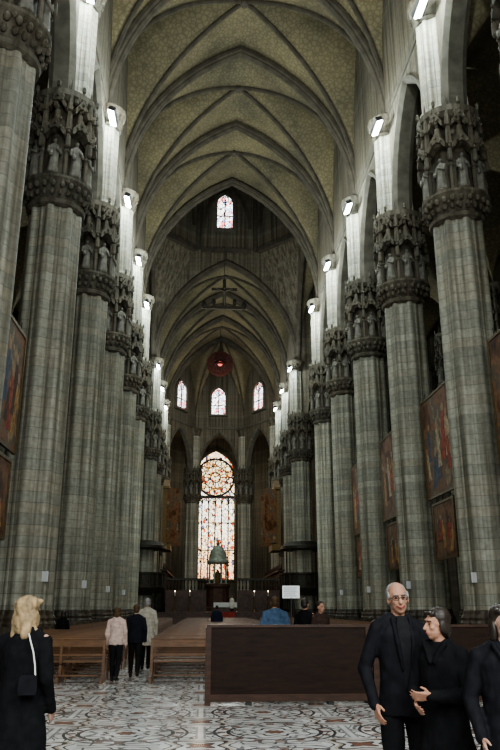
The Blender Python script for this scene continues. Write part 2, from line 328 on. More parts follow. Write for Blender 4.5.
person('dark haired woman in a dark coat looking left with folded hands',(1.66,5.60,0),-.85,1.60,skin,dkh,'crop',blk,dk,.55,{'elL':(.25,-.02,1.12),'wrL':(.06,-.25,1.12),'elR':(-.25,-.02,1.12),'wrR':(-.08,-.24,1.05)},yaw=-.5,width=1.05,tilt=.05)
person('dark haired person in a black padded coat at the right edge of the view',(1.94,5.05,0),-.3,1.62,skin2,dkh,'bob',blk2,dk,.6,{'elL':(.27,.0,1.12),'wrL':(.2,-.15,.95),'elR':(-.27,.02,1.12),'wrR':(-.22,-.12,.90)},yaw=.3,width=1.15)
person('person in a steel blue jacket standing just behind the barrier',(1.42,17.0,0),PI,1.84,skin,brh,'short',cm('steel_blue_cloth',(.06,.10,.16)),dk,.82,None,.014,width=1.25)
person('person in black left of two people behind the barrier, right of the sign',(2.12,17.25,0),PI-.5,1.80,skin,dkh,'short',blk,dk,.82,None,.014)
person('shorter person in brown standing behind the barrier next to the one in black',(2.42,16.9,0),.5,1.74,skin,dkh,'short',cm('brown_cloth',(.04,.025,.02)),dk,.82,None,.014)
person('distant dark figure standing among the middle pews',(.35,39.78,0),PI,1.74,skin,dkh,'short',navy,dk,.8,None,.03,width=1.2)
person('distant figure in white standing at the altar',(2.4,84.9,1.2),0,1.7,skin,dkh,'short',cm('white_robe',(.6,.58,.5)),dk,.4,None,.03)
# ------------------------------------------------------------ layout
C=2.27; A=9.2; BAY=9.6
ROWS=[10.8+BAY*i for i in range(7)]
CH=[87.6,97.2,106.8,116.4]
HS,HV=31.0,14.0
def g(s):
    s=min(abs(s),1); R=1.625; return math.sqrt(max(R*R-(s+R-1)**2,0))/1.5
SS=[math.sin(k*PI/2/12) for k in range(13)]
SF=[-s for s in SS[::-1]][:-1]+SS
m=MB(); m.box(C-30,C+30,-6,145,-.3,0); struct(m.build('floor',M['floor']))
def vault(mb,cx,cy,a,b,base,H):
    n=len(SF); v=[(cx+a*sx_,cy+b*sy,base+H*g(min(abs(sx_),abs(sy)))) for sx_ in SF for sy in SF]; f=[]
    for i in range(n-1):
        for j in range(n-1):
            p,q,r,t=i*n+j,i*n+j+1,(i+1)*n+j+1,(i+1)*n+j
            if (SF[i]+SF[i+1])*(SF[j]+SF[j+1])>0: f+=[(p,q,r),(p,r,t)]
            else: f+=[(p,q,t),(q,r,t)]
    mb.add(v,f)
NB=[15.6,25.2,34.8,44.4,54.0,63.6]; CB=[92.4,102.0,111.6]
m=MB()
for y in [6.0]+NB+CB: vault(m,C,y,A,BAY/2,HS,HV)
ceil=struct(m.build('ceiling',M['vault'],smooth=True))
def archpath(p,q,base,H):
    p=V(p);q=V(q); pts=[]
    for s in SF: 
        c=(p+q)/2+(q-p)/2*s; pts.append(V((c.x,c.y,base+H*g(s))))
    return pts
PT=[(-.36,-.05),(-.36,.2),(-.24,.3),(-.24,.42),(-.1,.58),(.1,.58),(.24,.42),(.24,.3),(.36,.2),(.36,-.05)]
PD=[(-.14,-.05),(-.14,.12),(-.06,.25),(.06,.25),(.14,.12),(.14,-.05)]
for y in ROWS+CH:
    m=MB(); m.sweep(archpath((C-A,y,0),(C+A,y,0),HS-.3,HV),(1,0,0),PT); m.build('transverse_arch',M['rib'],ceil)
for y in [6.0]+NB+CB:
    for sg in (1,-1):
        p=(C-A,y-sg*BAY/2,0); q=(C+A,y+sg*BAY/2,0); m=MB(); m.sweep(archpath(p,q,HS,HV),(V(q)-V(p)),PD); m.build('diagonal_rib',M['rib'],ceil)
    m=MB(); m.lathe([(0,44.5),(.28,44.55),(.35,44.65),(.3,45)],12,C,y); m.build('boss',M['rib'],ceil)
def stripwall(mb,p,q,th,us,zb,zt):
    p=V(p);q=V(q);d=(q-p);n=V((0,0,1)).cross(d).normalized()*th; c=(p+q)/2
    R=[]
    for u in us:
        b=c+d/2*u; lo,hi=zb(u),zt(u)
        R.append([V((b.x+n.x,b.y+n.y,lo)),V((b.x-n.x,b.y-n.y,lo)),V((b.x-n.x,b.y-n.y,hi)),V((b.x+n.x,b.y+n.y,hi))])
    mb.rings(R)
US=sorted(set([round(s*.80,4) for s in SF]+[round(s,4) for s in SF]+[-.801,.801]))
def zb1(u): return 24.0+6.6*g(u/.8) if abs(u)<.8 else 24.0
def zt1(u): return HS+HV*g(u)+.15
AM=[(-.6,-.02),(-.6,.15),(-.35,.35),(.35,.35),(.6,.15),(.6,-.02)]
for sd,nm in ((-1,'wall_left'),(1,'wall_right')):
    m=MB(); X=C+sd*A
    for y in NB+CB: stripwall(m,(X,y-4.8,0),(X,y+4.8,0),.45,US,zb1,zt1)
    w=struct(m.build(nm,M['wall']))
    for y in NB+CB:
        m=MB(); m.sweep(archpath((X,y-4.8*.8,0),(X,y+4.8*.8,0),24.0,6.6),(0,1,0),AM); m.build('arch_moulding',M['arch'],w)
        m=MB(); m.box(X-.55,X+.55,y-4.0,y+4.0,30.95,31.2); m.build('string_course',M['arch'],w)
m=MB()
for sd in (-1,1):
    for k in (1,2):
        cx=C+sd*(A+4.8+9.6*(k-1))
        for y in NB+CB: vault(m,cx,y,4.8,4.8,24.3,6.7)
struct(m.build('ceiling_aisles',M['vault'],smooth=True))
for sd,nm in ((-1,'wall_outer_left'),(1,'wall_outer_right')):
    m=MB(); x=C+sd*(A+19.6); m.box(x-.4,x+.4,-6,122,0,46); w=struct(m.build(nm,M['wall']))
m=MB()
for sd in (-1,1):
    for k in (0,1): vault(m,C+sd*(A+4.8+9.6*k),78,4.8,9.6,HS,HV)
tc=struct(m.build('ceiling_transept',M['vault'],smooth=True))
for sd in (-1,1):
    for y in (68.4,87.6):
        m=MB(); x0,x1=sorted((C+sd*A,C+sd*(A+19.2)))
        for k in (0,1): stripwall(m,(x0+9.6*k,y,0),(x0+9.6*k+9.6,y,0),.45,US,zb1,zt1)
        struct(m.build('wall_transept_'+('left' if sd<0 else 'right'),M['wall']))
    m=MB(); m.sweep(archpath((C+sd*A,68.4,0),(C+sd*A,87.6,0),HS-.3,HV),(0,1,0),PT); m.build('transverse_arch',M['rib'],tc)
def z46(u): return 46.2
def zcr(u): return HS+HV*g(u)
m=MB()
for y in (68.4,87.6): stripwall(m,(C-A,y,0),(C+A,y,0),.3,SF,zcr,z46)
for sd in (-1,1): stripwall(m,(C+sd*A,68.4,0),(C+sd*A,87.6,0),.3,SF,zcr,z46)
struct(m.build('wall_crossing',M['wall']))
m=MB(); oc=[]; yc=78.0; hx,hy=A+.0,9.6
for k in range(8):
    a=PI/8+k*PI/4; oc.append((C+hx/math.cos(PI/8)*math.cos(a),yc+hy/math.cos(PI/8)*math.sin(a)))
cn=[(C+hx,yc+hy),(C-hx,yc+hy),(C-hx,yc-hy),(C+hx,yc-hy)]
for k,(i,j) in enumerate(((0,1),(2,3),(4,5),(6,7))):
    m.add([(*cn[k],35),(*oc[i],46.2),(*oc[j],46.2)],[(0,1,2)])
for i in range(8):
    j=(i+1)%8; m.add([(*oc[i],46.0),(*oc[j],46.0),(*oc[j],57),(*oc[i],57)],[(0,1,2,3)])
drum=struct(m.build('wall_drum',M['wall']))
m=MB(); R=[]
for k in range(8):
    a=k/7*PI/2; R.append([(C+(x-C)*max(math.cos(a),.02),yc+(y-yc)*max(math.cos(a),.02),57+8*math.sin(a)) for x,y in oc])
m.rings(R); struct(m.build('ceiling_dome',M['vault']))
for i in range(8):
    x,y=oc[i]; m=MB(); m.tube((x,y,46),(x,y,57),.35,.35,8)
    pts=[V((C+(x-C)*math.cos(k/7*PI/2),yc+(y-yc)*math.cos(k/7*PI/2),57+8*math.sin(k/7*PI/2))) for k in range(7)]
    for p,q in zip(pts,pts[1:]): m.tube(p,q,.3,.3,6)
    m.build('drum_rib',M['rib'],drum)
    x2,y2=oc[(i+1)%8]; a,b=(V((x,y,0))*.93+V((x2,y2,0))*.07),(V((x,y,0))*.07+V((x2,y2,0))*.93)
    a=a+(V((C,yc,0))-a)*.02; b=b+(V((C,yc,0))-b)*.02
    m=MB(); m.sweep(archpath(a,b,49.5,6.6),b-a,[(-.12,0),(-.12,.45),(.12,.45),(.12,0)]); m.sweep([a+V((0,0,46.2)),(a+b)/2+V((0,0,46.2)),b+V((0,0,46.2))],b-a,[(-.3,-.2),(-.3,.4),(.3,.4),(.3,-.2)]); m.build('blind_arch',M['rib'],drum)
# apse
AP=[(C-A,116.4),(C-4.35,125.0),(C+4.35,125.0),(C+A,116.4)]
m=MB(); O=V((C,116.4,0))
for i in range(3):
    p,q=V((*AP[i],0)),V((*AP[i+1],0)); n=len(SF); nt=len(SS); v=[]; f=[]
    for u in SF:
        w=(p+q)/2+(q-p)/2*u
        for t in SS:
            x=O+(w-O)*t; v.append((x.x,x.y,HS+HV*g(min(t,abs(u)))))
    for a in range(n-1):
        for b in range(nt-1): f.append((a*nt+b,a*nt+b+1,(a+1)*nt+b+1,(a+1)*nt+b))
    m.add(v,f)
apc=struct(m.build('ceiling_apse',M['vault'],smooth=True))
for i in range(4):
    p=V((*AP[i],0)); pts=[V((O.x+(p.x-O.x)*s,O.y+(p.y-O.y)*s,HS+HV*g(s))) for s in SS[::-1]]
    m=MB(); m.sweep(pts,O-p,PD); m.build('apse_rib',M['rib'],apc)
m=MB()
for i in range(3): stripwall(m,(*AP[i],0),(*AP[i+1],0),.4,US,zb1,zt1)
w=struct(m.build('wall_apse',M['wall']))
for i in range(3):
    p,q=V((*AP[i],0)),V((*AP[i+1],0)); c=(p+q)/2; a,b=c+(p-c)*.8,c+(q-c)*.8
    m=MB(); m.sweep(archpath(a,b,24,6.6),b-a,AM); m.build('arch_moulding',M['arch'],w)
    m=MB(); m.sweep([p+V((0,0,31.2)),c+V((0,0,31.2)),q+V((0,0,31.2))],q-p,[(-.6,-.15),(-.6,.15),(.6,.15),(.6,-.15)]); m.build('string_course',M['arch'],w)
AO=[(C-29,120),(C-19,124),(C-7.2,139),(C+7.2,139),(C+19,124),(C+29,120)]
m=MB()
for i in range(5): stripwall(m,(*AO[i],0),(*AO[i+1],0),.4,[-1,1],lambda u:0,lambda u:36)
struct(m.build('wall_back',M['wall']))
m=MB(); m.add([(C-29,116.2,32.5),(C-A,116.4,32.5),(C-4.35,125,32.5),(C+4.35,125,32.5),(C+A,116.4,32.5),(C+29,116.2,32.5),(C+29,121,32.5),(C+19,124.4,32.5),(C+7.2,139.4,32.5),(C-7.2,139.4,32.5),(C-19,124.4,32.5),(C-29,121,32.5)],
  [(0,1,10,11),(1,2,9,10),(2,3,8,9),(3,4,7,8),(4,5,6,7)]); struct(m.build('ceiling_ambulatory',M['vault']))
# ------------------------------------------------------------ piers
def section(n=144):
    S=[]
    for j in range(n):
        th=2*PI*j/n; best=.67
        for k in range(8):
            for d,rho,off in ((.82,.18,0),(.80,.10,PI/8),(.84,.05,PI/4*.29),(.84,.05,PI/4*.71)):
                a=(th-(k*PI/4+off)+PI)%(2*PI)-PI
                q=rho*rho-(d*math.sin(a))**2
                if q>0 and math.cos(a)>0: best=max(best,d*math.cos(a)+math.sqrt(q))
        S.append(best)
    return S
NS=144; SEC=section(NS)
def statue_mesh():
    m=MB(); fold=[1+.07*math.cos(7*2*PI*j/28) for j in range(28)]
    R=[]
    for z,rx,ry,dx in ((0,.30,.26,0),(.15,.31,.27,0),(.7,.25,.22,.02),(1.1,.24,.2,.03),(1.45,.27,.2,.01),(1.7,.30,.18,0),(1.82,.22,.15,0),(1.9,.09,.09,0)):
        R.append([(dx+ry*math.cos(2*PI*j/28)*fold[j],rx*math.sin(2*PI*j/28)*fold[j],z) for j in range(28)])
    m.rings(R); m.cap((0,0,1.85),(0.02,0,1.98),.08,.08); m.ell((.03,0,2.09),(.13,.11,.16),12); m.ell((-.02,0,2.14),(.13,.125,.13),10)
    m.cap((0,.27,1.68),(.12,.32,1.3),.09,.08); m.cap((.12,.32,1.3),(.3,.1,1.42),.08,.06)
    m.cap((0,-.27,1.68),(.08,-.33,1.3),.09,.08); m.cap((.08,-.33,1.3),(.28,-.2,1.1),.08,.06); m.ell((.3,.08,1.45),(.06,.05,.09),8)
    m.box(.24,.3,-.3,-.12,.95,1.3)
    return m
def capital_mesh():
    m=MB(); rnd=random.Random(11)
    m.lathe([(1.1,18.3),(1.26,18.4),(1.3,18.55),(1.2,18.65)],32)
    m.lathe([(1.12,18.6),(1.2,18.85),(1.34,19.15),(1.5,19.4),(1.56,19.5),(1.56,19.62),(1.4,19.68),(.98,19.7),(.95,22.0),(1.35,22.05),(1.45,22.15),(1.3,22.25),(1.0,22.3),(.98,23.5),(1.3,23.6),(1.5,23.8),(1.5,24.1),(.1,24.1)],32)
    for k in range(24):
        a=2*PI*k/24
        for z,r,q in ((18.9,1.3,.11),(19.2,1.46,.12),(23.7,1.42,.1)): m.ell((r*math.cos(a+z),r*math.sin(a+z),z),(q,q,.17),8)
    for k in range(8):
        a=(k+.5)*PI/4; c,s=math.cos(a),math.sin(a)
        m.tube((1.38*c,1.38*s,19.6),(1.38*c,1.38*s,22.0),.10,.09,8); m.ell((1.4*c,1.4*s,22.0),(.18,.18,.12),8)
        m.tube((1.4*c,1.4*s,22.0),(1.4*c,1.4*s,23.0),.16,.12,6); m.tube((1.4*c,1.4*s,23.0),(1.42*c,1.42*s,24.7),.16,.01,6)
        m.ell((1.38*c,1.38*s,20.9),(.16,.16,.1),8); m.ell((1.42*c,1.42*s,23.0),(.2,.2,.08),8)
        # small attendant figure against each colonnette
        m.cap((1.52*c,1.52*s,21.15),(1.53*c,1.53*s,21.6),.13,.11,n=8); m.ell((1.55*c,1.55*s,21.82),(.08,.08,.1),8)
        a=k*PI/4; d=V((math.cos(a),math.sin(a),0)); l=V((-math.sin(a),math.cos(a),0))
        for z0,r0,r1 in ((0,1.1,1.56),(1.3,1.05,1.52)):
            sc=1 if z0==0 else .8; zz=z0+rnd.uniform(-.12,.12)
            poly=[(-.46*sc,21.7+zz),(-.38*sc,21.7+zz),(-.22*sc,21.98+zz),(0,22.1+zz),(.22*sc,21.98+zz),(.38*sc,21.7+zz),(.46*sc,21.7+zz),(.46*sc,21.95+zz),(0,22.62+zz*.97),(-.46*sc,21.95+zz)]
            R=[[d*r+l*x+V((0,0,z)) for x,z in poly] for r in (r0,r1)]; m.rings(R)
            for s2 in (-1,0,1): m.ell(d*(r1+.02)+l*s2*.24*sc+V((0,0,22.3+zz-abs(s2)*.22)),(.07,.07,.09),6)
        m.cap(d*1.28+V((0,0,22.35)),d*1.3+V((0,0,22.95)),.18,.14,n=10); m.ell(d*1.33+V((0,0,23.18)),(.1,.1,.13),8)
        m.ell(d*1.5+V((0,0,24.3)),(.1,.1,.22),6)
        m.lathe([(.28,19.6),(.3,19.72),(.24,19.8)],10,d.x*1.28,d.y*1.28)
    for k in range(70):
        a=rnd.uniform(0,2*PI); z=rnd.choice((19.0,19.35,22.2,22.5,23.3,23.6,23.95))+rnd.uniform(-.1,.1); r=1.42 if z>22 else 1.4+.12*(z-19); q=rnd.uniform(.07,.14)
        m.ell((r*math.cos(a),r*math.sin(a),z),(q,q,q*1.5),6)
    return m
m=MB(); m.lathe([(1.55,0),(1.55,.3),(1.48,.34),(1.48,.62),(1.42,.7),(1.42,.95)],8,ph=PI/8)
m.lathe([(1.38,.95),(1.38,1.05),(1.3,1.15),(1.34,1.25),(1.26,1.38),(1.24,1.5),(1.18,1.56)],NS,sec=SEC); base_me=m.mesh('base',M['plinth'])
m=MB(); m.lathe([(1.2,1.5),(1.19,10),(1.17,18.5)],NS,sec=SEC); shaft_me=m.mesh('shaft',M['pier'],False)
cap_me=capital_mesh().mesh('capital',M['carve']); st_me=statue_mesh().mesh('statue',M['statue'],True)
m=MB(); m.lathe([(.95,24.1),(.95,24.4),(.82,24.6),(.80,30.0)],NS,cx=.42,sec=SEC); up_me=m.mesh('upper_shaft',M['pier'])
m=MB(); m.lathe([(.82,29.7),(.92,29.8),(.85,29.95),(.97,30.4),(1.15,30.75),(1.17,31.0),(1.0,31.1)],24,cx=.42)
for k in range(12):
    a=2*PI*k/12; m.ell((.42+.98*math.cos(a),.98*math.sin(a),30.45),(.13,.13,.22),6)
uc_me=m.mesh('upper_capital',M['carve'])
def mk(name,me,parent,loc=(0,0,0),rz=0):
    o=bpy.data.objects.new(name,me); COL.objects.link(o); o.parent=parent; o.location=loc; o.rotation_euler=(0,0,rz); return o
def make_pier(upper=True):
    t=thing('clustered_pier','x','pier')
    mk('base',base_me,t); mk('shaft',shaft_me,t); c=mk('capital',cap_me,t)
    SZ=(.84,.74,.80,.88,.72,.86,.78,.82)
    for k in range(8):
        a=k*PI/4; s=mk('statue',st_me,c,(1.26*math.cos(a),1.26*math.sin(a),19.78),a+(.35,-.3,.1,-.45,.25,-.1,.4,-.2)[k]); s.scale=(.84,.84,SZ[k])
    if upper: mk('upper_shaft',up_me,t); mk('upper_capital',uc_me,t)
    return t
P0=make_pier(); P1=make_pier(False); u0=u1=False
def place_pier(proto,x,y,rz,label,group):
    global u0,u1
    if proto is P0 and not u0: o=P0; u0=True
    elif proto is P1 and not u1: o=P1; u1=True
    else: o=copy_tree(proto)
    o.location=(x,y,0); o.rotation_euler=(0,0,rz); tag(o,label,'pier',group); return o
for sd,sn in ((-1,'left'),(1,'right')):
    for i,y in enumerate(ROWS): place_pier(P0,C+sd*A,y,0 if sd<0 else PI,f'tall clustered marble pier with statued capital, {ordn(i)} from the entrance in the {sn} nave row','nave piers')
    for i,y in enumerate(CH): place_pier(P0,C+sd*A,y,0 if sd<0 else PI,f'far clustered pier of the choir, {ordn(i)} past the crossing on the {sn}','choir piers')
    for i,y in enumerate(ROWS[1:]+CH): place_pier(P1,C+sd*(A+9.6),y,0,f'shadowed aisle pier behind the {sn} nave row, {ordn(i)} from the entrance','aisle piers')
place_pier(P0,AP[1][0],AP[1][1],-1.0,'slender dark apse pier left of the big stained glass window','apse piers')
place_pier(P0,AP[2][0],AP[2][1],PI+1.0,'slender dark apse pier right of the big stained glass window','apse piers')
# ------------------------------------------------------------ windows
def pointed(w,h,hs,n=10):
    pts=[]
    for k in range(n+1):
        s=-1+k/n; pts.append((w/2*s,hs+(h-hs)*g(s)))
    for k in range(1,n+1):
        s=k/n; pts.append((w/2*s,hs+(h-hs)*g(s)))
    return [(-w/2,0)]+pts+[(w/2,0)]
def window(nm,x,y,z,rz,w,h,hs,mat,lan,rose=None,bar=.14,rmat=None):
    out=pointed(w,h,hs); m=MB()
    m.sweep([(a,0,b) for a,b in out],(1,0,0),[(-.25,-.25),(-.25,.15),(.1,.15),(.1,-.25)]); m.box(-w/2-.3,w/2+.3,-.4,.2,-.35,0)
    o=m.build(nm,M['arch']); o.location=(x,y,z); o.rotation_euler=(0,0,rz); struct(o)
    m=MB(); m.add([(a,.05,b) for a,b in out],[tuple(range(len(out)))]); m.build('pane',mat,o)
    m=MB()
    top=rose[0]-rose[1] if rose else hs
    lw=w/lan
    for i in range(1,lan): m.box(-w/2+i*lw-bar/2,-w/2+i*lw+bar/2,-.12,.04,0,top+(.0 if rose else (h-hs)*.6))
    if rose:
        for i in range(lan):
            cx=-w/2+(i+.5)*lw; pp=pointed(lw,lw*.95,0,5)[1:-1]
            m.sweep([(cx+a,-.04,top-lw*1.2+b) for a,b in pp],(1,0,0),[(-.08,0),(-.08,.14),(.08,.14),(.08,0)])
        for zz in (top*.34,top*.67): m.box(-w/2,w/2,-.1,.04,zz-.08,zz+.08)
        m.box(-w/2,w/2,-.14,.04,top-.4,top+.1)
        for rr,b in ((rose[1],.34),(rose[1]*.60,.16),(rose[1]*.26,.22)):
            c=[(rr*math.cos(2*PI*k/32),-.04,rose[0]+rr*math.sin(2*PI*k/32)) for k in range(32)]
            m.sweep(c,(1,0,0),[(-.1,-b/2),(-.1,b/2),(.08,b/2),(.08,-b/2)],True)
        for k in range(16):
            a=2*PI*k/16; p=V((math.cos(a),0,math.sin(a))); m.tube(p*rose[1]*.26+V((0,-.04,rose[0])),p*rose[1]*.6+V((0,-.04,rose[0])),.07,.07,6)
            a+=PI/16; cc=V((math.cos(a),0,math.sin(a)))*rose[1]*.80; rr=rose[1]*.155
            m.sweep([(cc.x+rr*math.cos(2*PI*q/10),-.04,rose[0]+cc.z+rr*math.sin(2*PI*q/10)) for q in range(10)],(1,0,0),[(-.06,-.065),(-.06,.065),(.05,.065),(.05,-.065)],True)
        for s in (-1,1): m.tube((s*w*.5,-.04,top+.1),(s*w*.36,-.04,rose[0]-rose[1]*.62),.1,.1,6)
        p_=MB(); p_.add([(rose[1]*math.cos(2*PI*k/32),.03,rose[0]+rose[1]*math.sin(2*PI*k/32)) for k in range(32)],[tuple(range(32))]); p_.build('rose_pane',rmat,o)
    else:
        m.box(-w/2,w/2,-.1,.04,hs*.5-.05,hs*.5+.05)
        rr=w*.2; m.sweep([(rr*math.cos(2*PI*q/14),-.04,hs+(h-hs)*.4+rr*math.sin(2*PI*q/14)) for q in range(14)],(1,0,0),[(-.06,-.06),(-.06,.06),(.05,.06),(.05,-.06)],True)
    m.build('tracery',M['iron'],o); return o
window('window_1',C-.35,138.4,6.6,0,7.3,23.5,19.0,M['glassA'],6,(18.4,3.5),.22,M['glassR'])
window('window_2',C-.2,124.45,33.6,0,2.6,4.9,3.2,M['glassB'],2)
for i,sd in ((3,-1),(4,1)):
    cx,cy=C+sd*(A*.56+4.35*.44),116.4*.56+125*.44; d=V((sd*(4.35-A),8.6,0)).normalized(); n=V((-sd*abs(d.y),-abs(d.x),0))
    window('window_%d'%i,cx+n.x*.62,cy+n.y*.62,33.4,-sd*math.atan2(8.6,A-4.35),3.3,4.9,3.2,M['glassB'],2)
window('window_5',C-.3,87.35,49.3,0,2.3,5.2,3.8,M['glassB'],2)
M['glassD']=glass('stained_glass_dim',2.4,[(0,(.5,.3,.15)),(.4,(.3,.1,.06)),(.7,(.15,.2,.3))],.2)
for i,sd in ((6,-1),(7,1)):
    d=V((11.8,15,0)).normalized(); cx,cy=C+sd*13.1,131.5
    window('window_%d'%i,cx-sd*d.y*.6,cy-d.x*.6,9,-sd*math.atan2(15,11.8),6,18,14,M['glassD'],4,(13.6,2.4),.2,M['glassD'])
# ------------------------------------------------------------ floodlights
def make_flood():
    t=thing('floodlight','x','floodlight')
    m=MB(); m.box(-.2,.2,-.75,.75,.05,.28)
    for k in range(9): m.box(-.17,.17,-.68+k*.17-.02,-.68+k*.17+.02,.28,.36)
    m.build('housing',M['iron'],t)
    m=MB(); m.box(-.17,.17,-.7,.7,-.02,.06); m.build('lens',M['lamp'],t)
    m=MB(); m.box(-.05,.05,.6,1.0,.28,.36); m.box(-.05,.05,.6,.68,.2,.36); m.build('bracket',M['iron'],t); return t
F0=make_flood(); first=True
def lamp(kind,loc,power,color,r=.15):
    l=bpy.data.lights.new('lamp',kind); l.energy=power; l.color=color; l.shadow_soft_size=r
    o=bpy.data.objects.new('lamp_'+kind.lower(),l); COL.objects.link(o); o.location=loc
    return o
for sd,sn in ((-1,'left'),(1,'right')):
    for i,y in enumerate(ROWS[1:]+CH[:3]):
        o=F0 if first else copy_tree(F0); first=False
        X=C+sd*(A-(.95 if sd<0 else 1.35)); o.location=(X,y-1.5,29.6); o.rotation_euler=(0,-sd*.35,0)
        tag(o,f'bright white floodlight on the upper capital of the {ordn(i)} lit pier on the {sn}','light','floodlights under the vault')
        lamp('POINT',(C+sd*(A-3.2),y-2.2,29.2),1500 if y<80 else 950,(.87,.98,.98),.15)
l=bpy.data.lights.new('facade_daylight','AREA'); l.shape='RECTANGLE'; l.size=14; l.size_y=10; l.energy=4600; l.color=(.96,1,1)
o=bpy.data.objects.new('facade_daylight',l); COL.objects.link(o); o.location=(C,-4,10); o.rotation_euler=(math.radians(70),0,0)
w=bpy.data.worlds.new('world'); bpy.context.scene.world=w; w.use_nodes=True; w.node_tree.nodes['Background'].inputs[0].default_value=(.88,.95,1,1); w.node_tree.nodes['Background'].inputs[1].default_value=.12
lamp('POINT',(C,110,14),900,(1,.87,.72),.5); lamp('POINT',(C,94,9),350,(1,.78,.55),.4); lamp('POINT',(C,133,20),900,(1,.87,.7),.5); lamp('POINT',(C,110,34),800,(1,.87,.68),.5)  # added fill lights without fixtures, brightening choir, apse and ambulatory
lamp('POINT',(C,78,36),450,(1,.9,.75),.6); lamp('POINT',(C,64,12),900,(.9,1,.95),.6)  # more added fill, no fitting modelled: lifts the dark crossing and nave end
# ------------------------------------------------------------ paintings
pm=[painting('painting_canvas_%d'%k,k+1) for k in range(4)]
robe=[simple('paint_'+n,c,.6,0,.6,4,0,.2) for n,c in (('red',(.32,.06,.03)),('ochre',(.36,.2,.07)),('blue',(.06,.08,.13)),('cream',(.40,.31,.19)),('brown',(.08,.04,.02)))]
flesh=simple('paint_flesh',(.36,.21,.12),.6,0,.3,6)
def make_painting(k,sd,y,z,w,h,label,hl):
    X=C+sd*(A-.15); t=thing('painting',label,'painting',(X,y,z),0 if sd<0 else PI,'paintings hung between nave piers')
    m=MB(); m.box(-.03,.03,-w/2,w/2,0,h); cv=m.build('canvas',pm[k%4],t)
    rnd=random.Random(k); n=8 if w>3.5 else 5
    for i in range(n):
        yy=-w/2+w*(i+.5)/n+rnd.uniform(-.15,.15); H=h*rnd.uniform(.3,.55); z0=h*rnd.uniform(.04,.35); b=w/n*rnd.uniform(.4,.65); ln=rnd.uniform(-.4,.4); e=.032+.001*i
        yy=max(-w/2+b+.4,min(w/2-b-.4,yy))
        m=MB(); pts=[(-b,0),(b,0),(b*.8,.4),(b*1.2,.55),(b*.9,.7),(b*.55,.84),(.0,.88),(-.55*b,.84),(-b*.8,.65),(-b*.65,.35)]
        m.add([(e,yy+p+ln*q,z0+H*q) for p,q in pts],[tuple(range(10))]); m.build('painted_figure',robe[rnd.randrange(5)],cv)
        m=MB(); m.add([(e,yy+ln*.95+H*.07*math.cos(2*PI*q/10),z0+H*.96+H*.09*math.sin(2*PI*q/10)) for q in range(10)],[tuple(range(10))]); m.build('painted_head',flesh,cv)
    m=MB(); b=.12
    for a0,a1,c0,c1 in ((-w/2-b,w/2+b,-b,0),(-w/2-b,w/2+b,h,h+b),(-w/2-b,-w/2,0,h),(w/2,w/2+b,0,h)): m.box(-.05,.06,a0,a1,c0,c1)
    m.build('frame',M['gilt'],t)
    for s in (-1,1): m=MB(); m.tube((-.04,s*(w/2-.4),h+b),(-.04,s*(w/2-.4),h+hl),.02); m.build('hanger',M['iron'],t)
k=0
for sd,sn,bays in ((-1,'left',NB[1:2]),(1,'right',NB[1:5])):
    for i,y in enumerate(bays):
        L=sd<0
        make_painting(k,sd,y-(.9 if L else 0),6.9,3.8 if L else 4.4,4.2 if L else 4.9,f'large framed painting in the {ordn(i)} painted bay on the {sn}, upper of two',.5); k+=1
        make_painting(k,sd,y-(.9 if L else 0),3.9,3.0,2.5,f'small framed painting in the {ordn(i)} painted bay on the {sn}, lower of two',.38); k+=1
first=True
for sd,sn in ((-1,'left'),(1,'right')):
    for i,y in enumerate(ROWS[2:6]):
        m=MB(); X=C+sd*(A-1.0)
        if first: m.box(-.13,.13,-.03,.03,0,.38); pl=m.build('notice_board',M['paper']); o=pl; first=False
        else: o=pl.copy(); COL.objects.link(o)
        o.location=(X,y-.86,2.55); o.rotation_euler=(0,0,sd*.6)
        tag(o,f'small white notice board on the {ordn(i)} fully visible pier on the {sn}','notice','white notices on piers')
# ------------------------------------------------------------ presbytery
m=MB()
for k in range(5): m.box(C-7.2,C+7.2,82+k*.45,126 if k==4 else 82.6+k*.45,0 if k==0 else k*.24,.24*(k+1))
st=struct(m.build('floor_presbytery',M['brown_marble']))
m=MB()
for k in range(5): m.box(C-1.4,C+1.2,81.96+k*.45,82.5+k*.45,.24*(k+1)-.2,.24*(k+1)+.02)
m.box(C-1.4,C+1.2,76,81.99,0,.02); tag(m.build('carpet',M['carpet']),'red carpet running up the steps to the altar','carpet')
def screen(x0,x1,label):
    t=thing('choir_screen',label,'screen',((x0+x1)/2,89.6,1.2),0,'screens before the choir'); w=x1-x0
    m=MB(); m.box(-w/2,w/2,-.2,.2,0,2.4); 
    n=int(w/1.1)
    for i in range(n): a=-w/2+(i+.15)*w/n; m.box(a,a+w/n*.7,-.26,-.19,.4,2.1)
    m.build('panelled_base',M['brown_marble'],t)
    m=MB(); m.box(-w/2,w/2,-.25,.25,3.5,3.75)
    for i in range(n*3): a=-w/2+(i+.5)*w/(n*3); m.lathe([(.06,2.4),(.1,2.7),(.05,3.0),(.08,3.5)],8,a,0)
    m.build('balustrade',M['bronze'],t)
screen(C-6.6,C-1.9,'dark panelled screen with balustrade left of the ciborium'); screen(C+1.7,C+6.6,'dark panelled screen with balustrade right of the ciborium')
